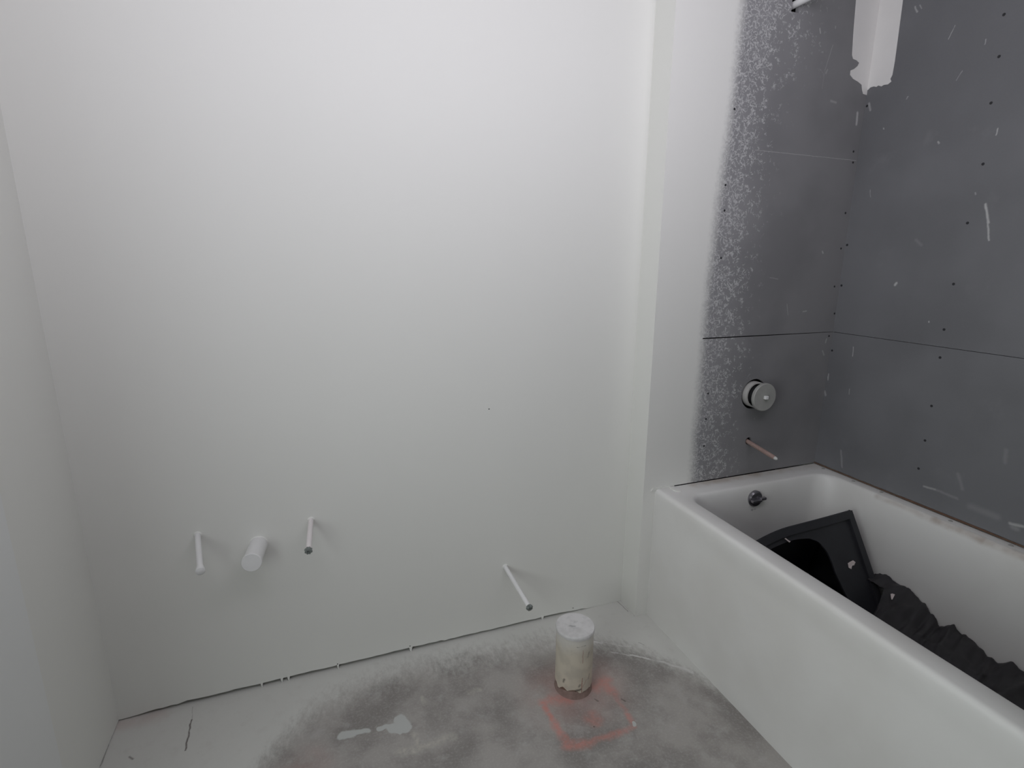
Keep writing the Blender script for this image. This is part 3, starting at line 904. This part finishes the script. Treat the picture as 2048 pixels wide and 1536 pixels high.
# dark sheet added behind the opening and over the tub floor, as its shade
V, F = [], []
NU, NV = 16, 22
for i in range(NU + 1):
    u = 1.04 * i / NU
    top = sheet_pt(u, 0.02, -0.004)
    for j in range(NV + 1):
        v = j / NV
        if v <= 0.5:
            w = v * 2
            q = Vector((top.x, top.y + 0.10 * math.sin(w * math.pi * 0.5), top.z * (1 - w) + 0.128 * w))
            q.x -= 0.03 * w * (1 - u)
        else:
            w = (v - 0.5) * 2
            q = Vector((top.x - 0.03 * (1 - u), top.y + 0.10 - 0.27 * w, 0.128 + 0.010 * math.sin(w * math.pi)))
        q.y += 0.010 * noise.noise((u * 6, v * 4, 1))
        q.z += 0.006 * noise.noise((u * 9, v * 9, 8))
        V.append(q)
for i in range(NU):
    for j in range(NV):
        a = i * (NV + 1) + j
        F.append((a, a + NV + 1, a + NV + 2, a + 1))
base_i = len(V)
NB = 8
for k in range(13):
    w = k / 12
    A_ = sheet_pt(0.02, max(0.02, w), -0.004)
    B_ = Vector((TR.x - 0.03 * w, TR.y + 0.10 * math.sin(w * math.pi * 0.5), TR.z * (1 - w) + 0.128 * w))
    for j in range(NB + 1):
        V.append(A_.lerp(B_, j / NB))
for k in range(12):
    for j in range(NB):
        a = base_i + k * (NB + 1) + j
        F.append((a, a + NB + 1, a + NB + 2, a + 1))
fd = keep(mesh_obj('shade_backing', V, F, M_RUBBER, smooth=True), mat_root)
md = fd.modifiers.new('thick', 'SOLIDIFY'); md.thickness = 0.004

# crumpled sheet along the tub floor
prof = [(-0.44, .238), (-0.50, .262), (-0.54, .262), (-0.60, .256), (-0.625, .240), (-0.655, .218), (-0.69, .206), (-0.76, .218), (-0.80, .206), (-0.84, .190), (-0.89, .215), (-0.98, .19), (-1.10, .21), (-1.25, .18), (-1.4, .17)]
def edge_h(y):
    for (a, ha), (b, hb) in zip(prof, prof[1:]):
        if b <= y <= a:
            f = (a - y) / (a - b)
            return ha + (hb - ha) * (f * f * (3 - 2 * f))
    return prof[-1][1]
V, F = [], []
NX, NY = 64, 190
for j in range(NY + 1):
    y = -0.435 - 0.94 * j / NY
    g = sm(-0.535, -0.62, y)
    wd = 0.055 + 0.445 * g
    h = edge_h(y) + 0.010 * noise.noise((y * 34, 9, 0)) + 0.006 * noise.noise((y * 90, 4, 0))
    xmax = 2.358 + 0.05 * (h - 0.2) + 0.004 * noise.noise((y * 30, 0, 0))
    for i in range(NX + 1):
        s_ = i / NX
        xx = xmax - wd * (1 - s_)
        yy = y - 0.12 * g * (1 - s_) + 0.010 * g * noise.noise((xx * 7, y * 9, 4))
        k = 1 - (1 - s_) * wd / 0.50
        env = 0.22 + 0.78 * k ** 1.5
        z = 0.138 + (h - 0.138) * env
        ph = (yy + 0.12 * k) * 2 * math.pi / 0.075 + 2.6 * noise.noise((yy * 6, xx * 3, 2))
        rd = 1 - abs(math.sin(ph * 0.5))
        z += 0.028 * (rd - 0.4) * (0.55 + 0.6 * noise.noise((xx * 4, yy * 6, 7))) * (1.2 - 0.7 * k)
        z += 0.012 * noise.noise((xx * 13, yy * 13, 3)) + 0.006 * noise.noise((xx * 34, yy * 34, 5))
        V.append((xx, yy, max(z, 0.142)))
for j in range(NY):
    for i in range(NX):
        a = j * (NX + 1) + i
        F.append((a, a + 1, a + NX + 2, a + NX + 1))
cs = mesh_obj('crumpled_sheet', V, F, M_SHEET, smooth=True)
md = cs.modifiers.new('thick', 'SOLIDIFY'); md.thickness = 0.003; md.offset = -1
tag(cs, 'crumpled ridged black plastic sheet lying along the tub floor', 'plastic sheet')

# paint chips lying on the black pieces
def chip(loc, nrm, pts, label):
    n = Vector(nrm).normalized()
    s = n.cross(Vector((0, 0, 1))).normalized() if abs(n.z) < 0.95 else Vector((1, 0, 0))
    t2 = n.cross(s)
    V = []
    for h in (0.0, 0.0018):
        for a, b in pts:
            V.append(Vector(loc) + s * a + t2 * b + n * (h + 0.0012 * math.sin(a * 300)))
    k = len(pts)
    F = [tuple(range(k)), tuple(range(2 * k - 1, k - 1, -1))] + [(i, (i + 1) % k, k + (i + 1) % k, k + i) for i in range(k)]
    o = mesh_obj('paint_chip', V, F, M_CHIP)
    return tag(o, label, 'paint chip', 'paint chips in the bathtub')
chip(sheet_pt(0.175, 0.47, 0.0035), NRM, [(-.016, -.004), (-.008, .005), (.003, .004), (.010, .014), (.017, .008), (.014, -.006), (.004, -.009), (-.010, -.011)], 'largest pale paint chip on the right leg of the rubber mat')
chip(sheet_pt(0.70, 0.105, 0.0085), NRM, [(-.010, .006), (-.004, .002), (.006, -.007), (.010, -.006), (.004, .001), (-.005, .009)], 'small sliver of white paint on the top band of the rubber mat')
LA, LB = Vector((2.3598, -0.5377, 0.200)), Vector((2.2798, -0.5854, 0.250))
ld = (LB - LA).normalized()
bestv = min(cs.data.vertices, key=lambda v: ((v.co - LA) - ld * (v.co - LA).dot(ld)).length)
cn = bestv.normal if bestv.normal.z > 0 else -bestv.normal
chip(bestv.co + cn * 0.003, cn, [(-.006, -.010), (.001, .012), (.004, .013), (.006, -.006), (.001, -.010)], 'small pale paint chip on the crumpled black sheet')
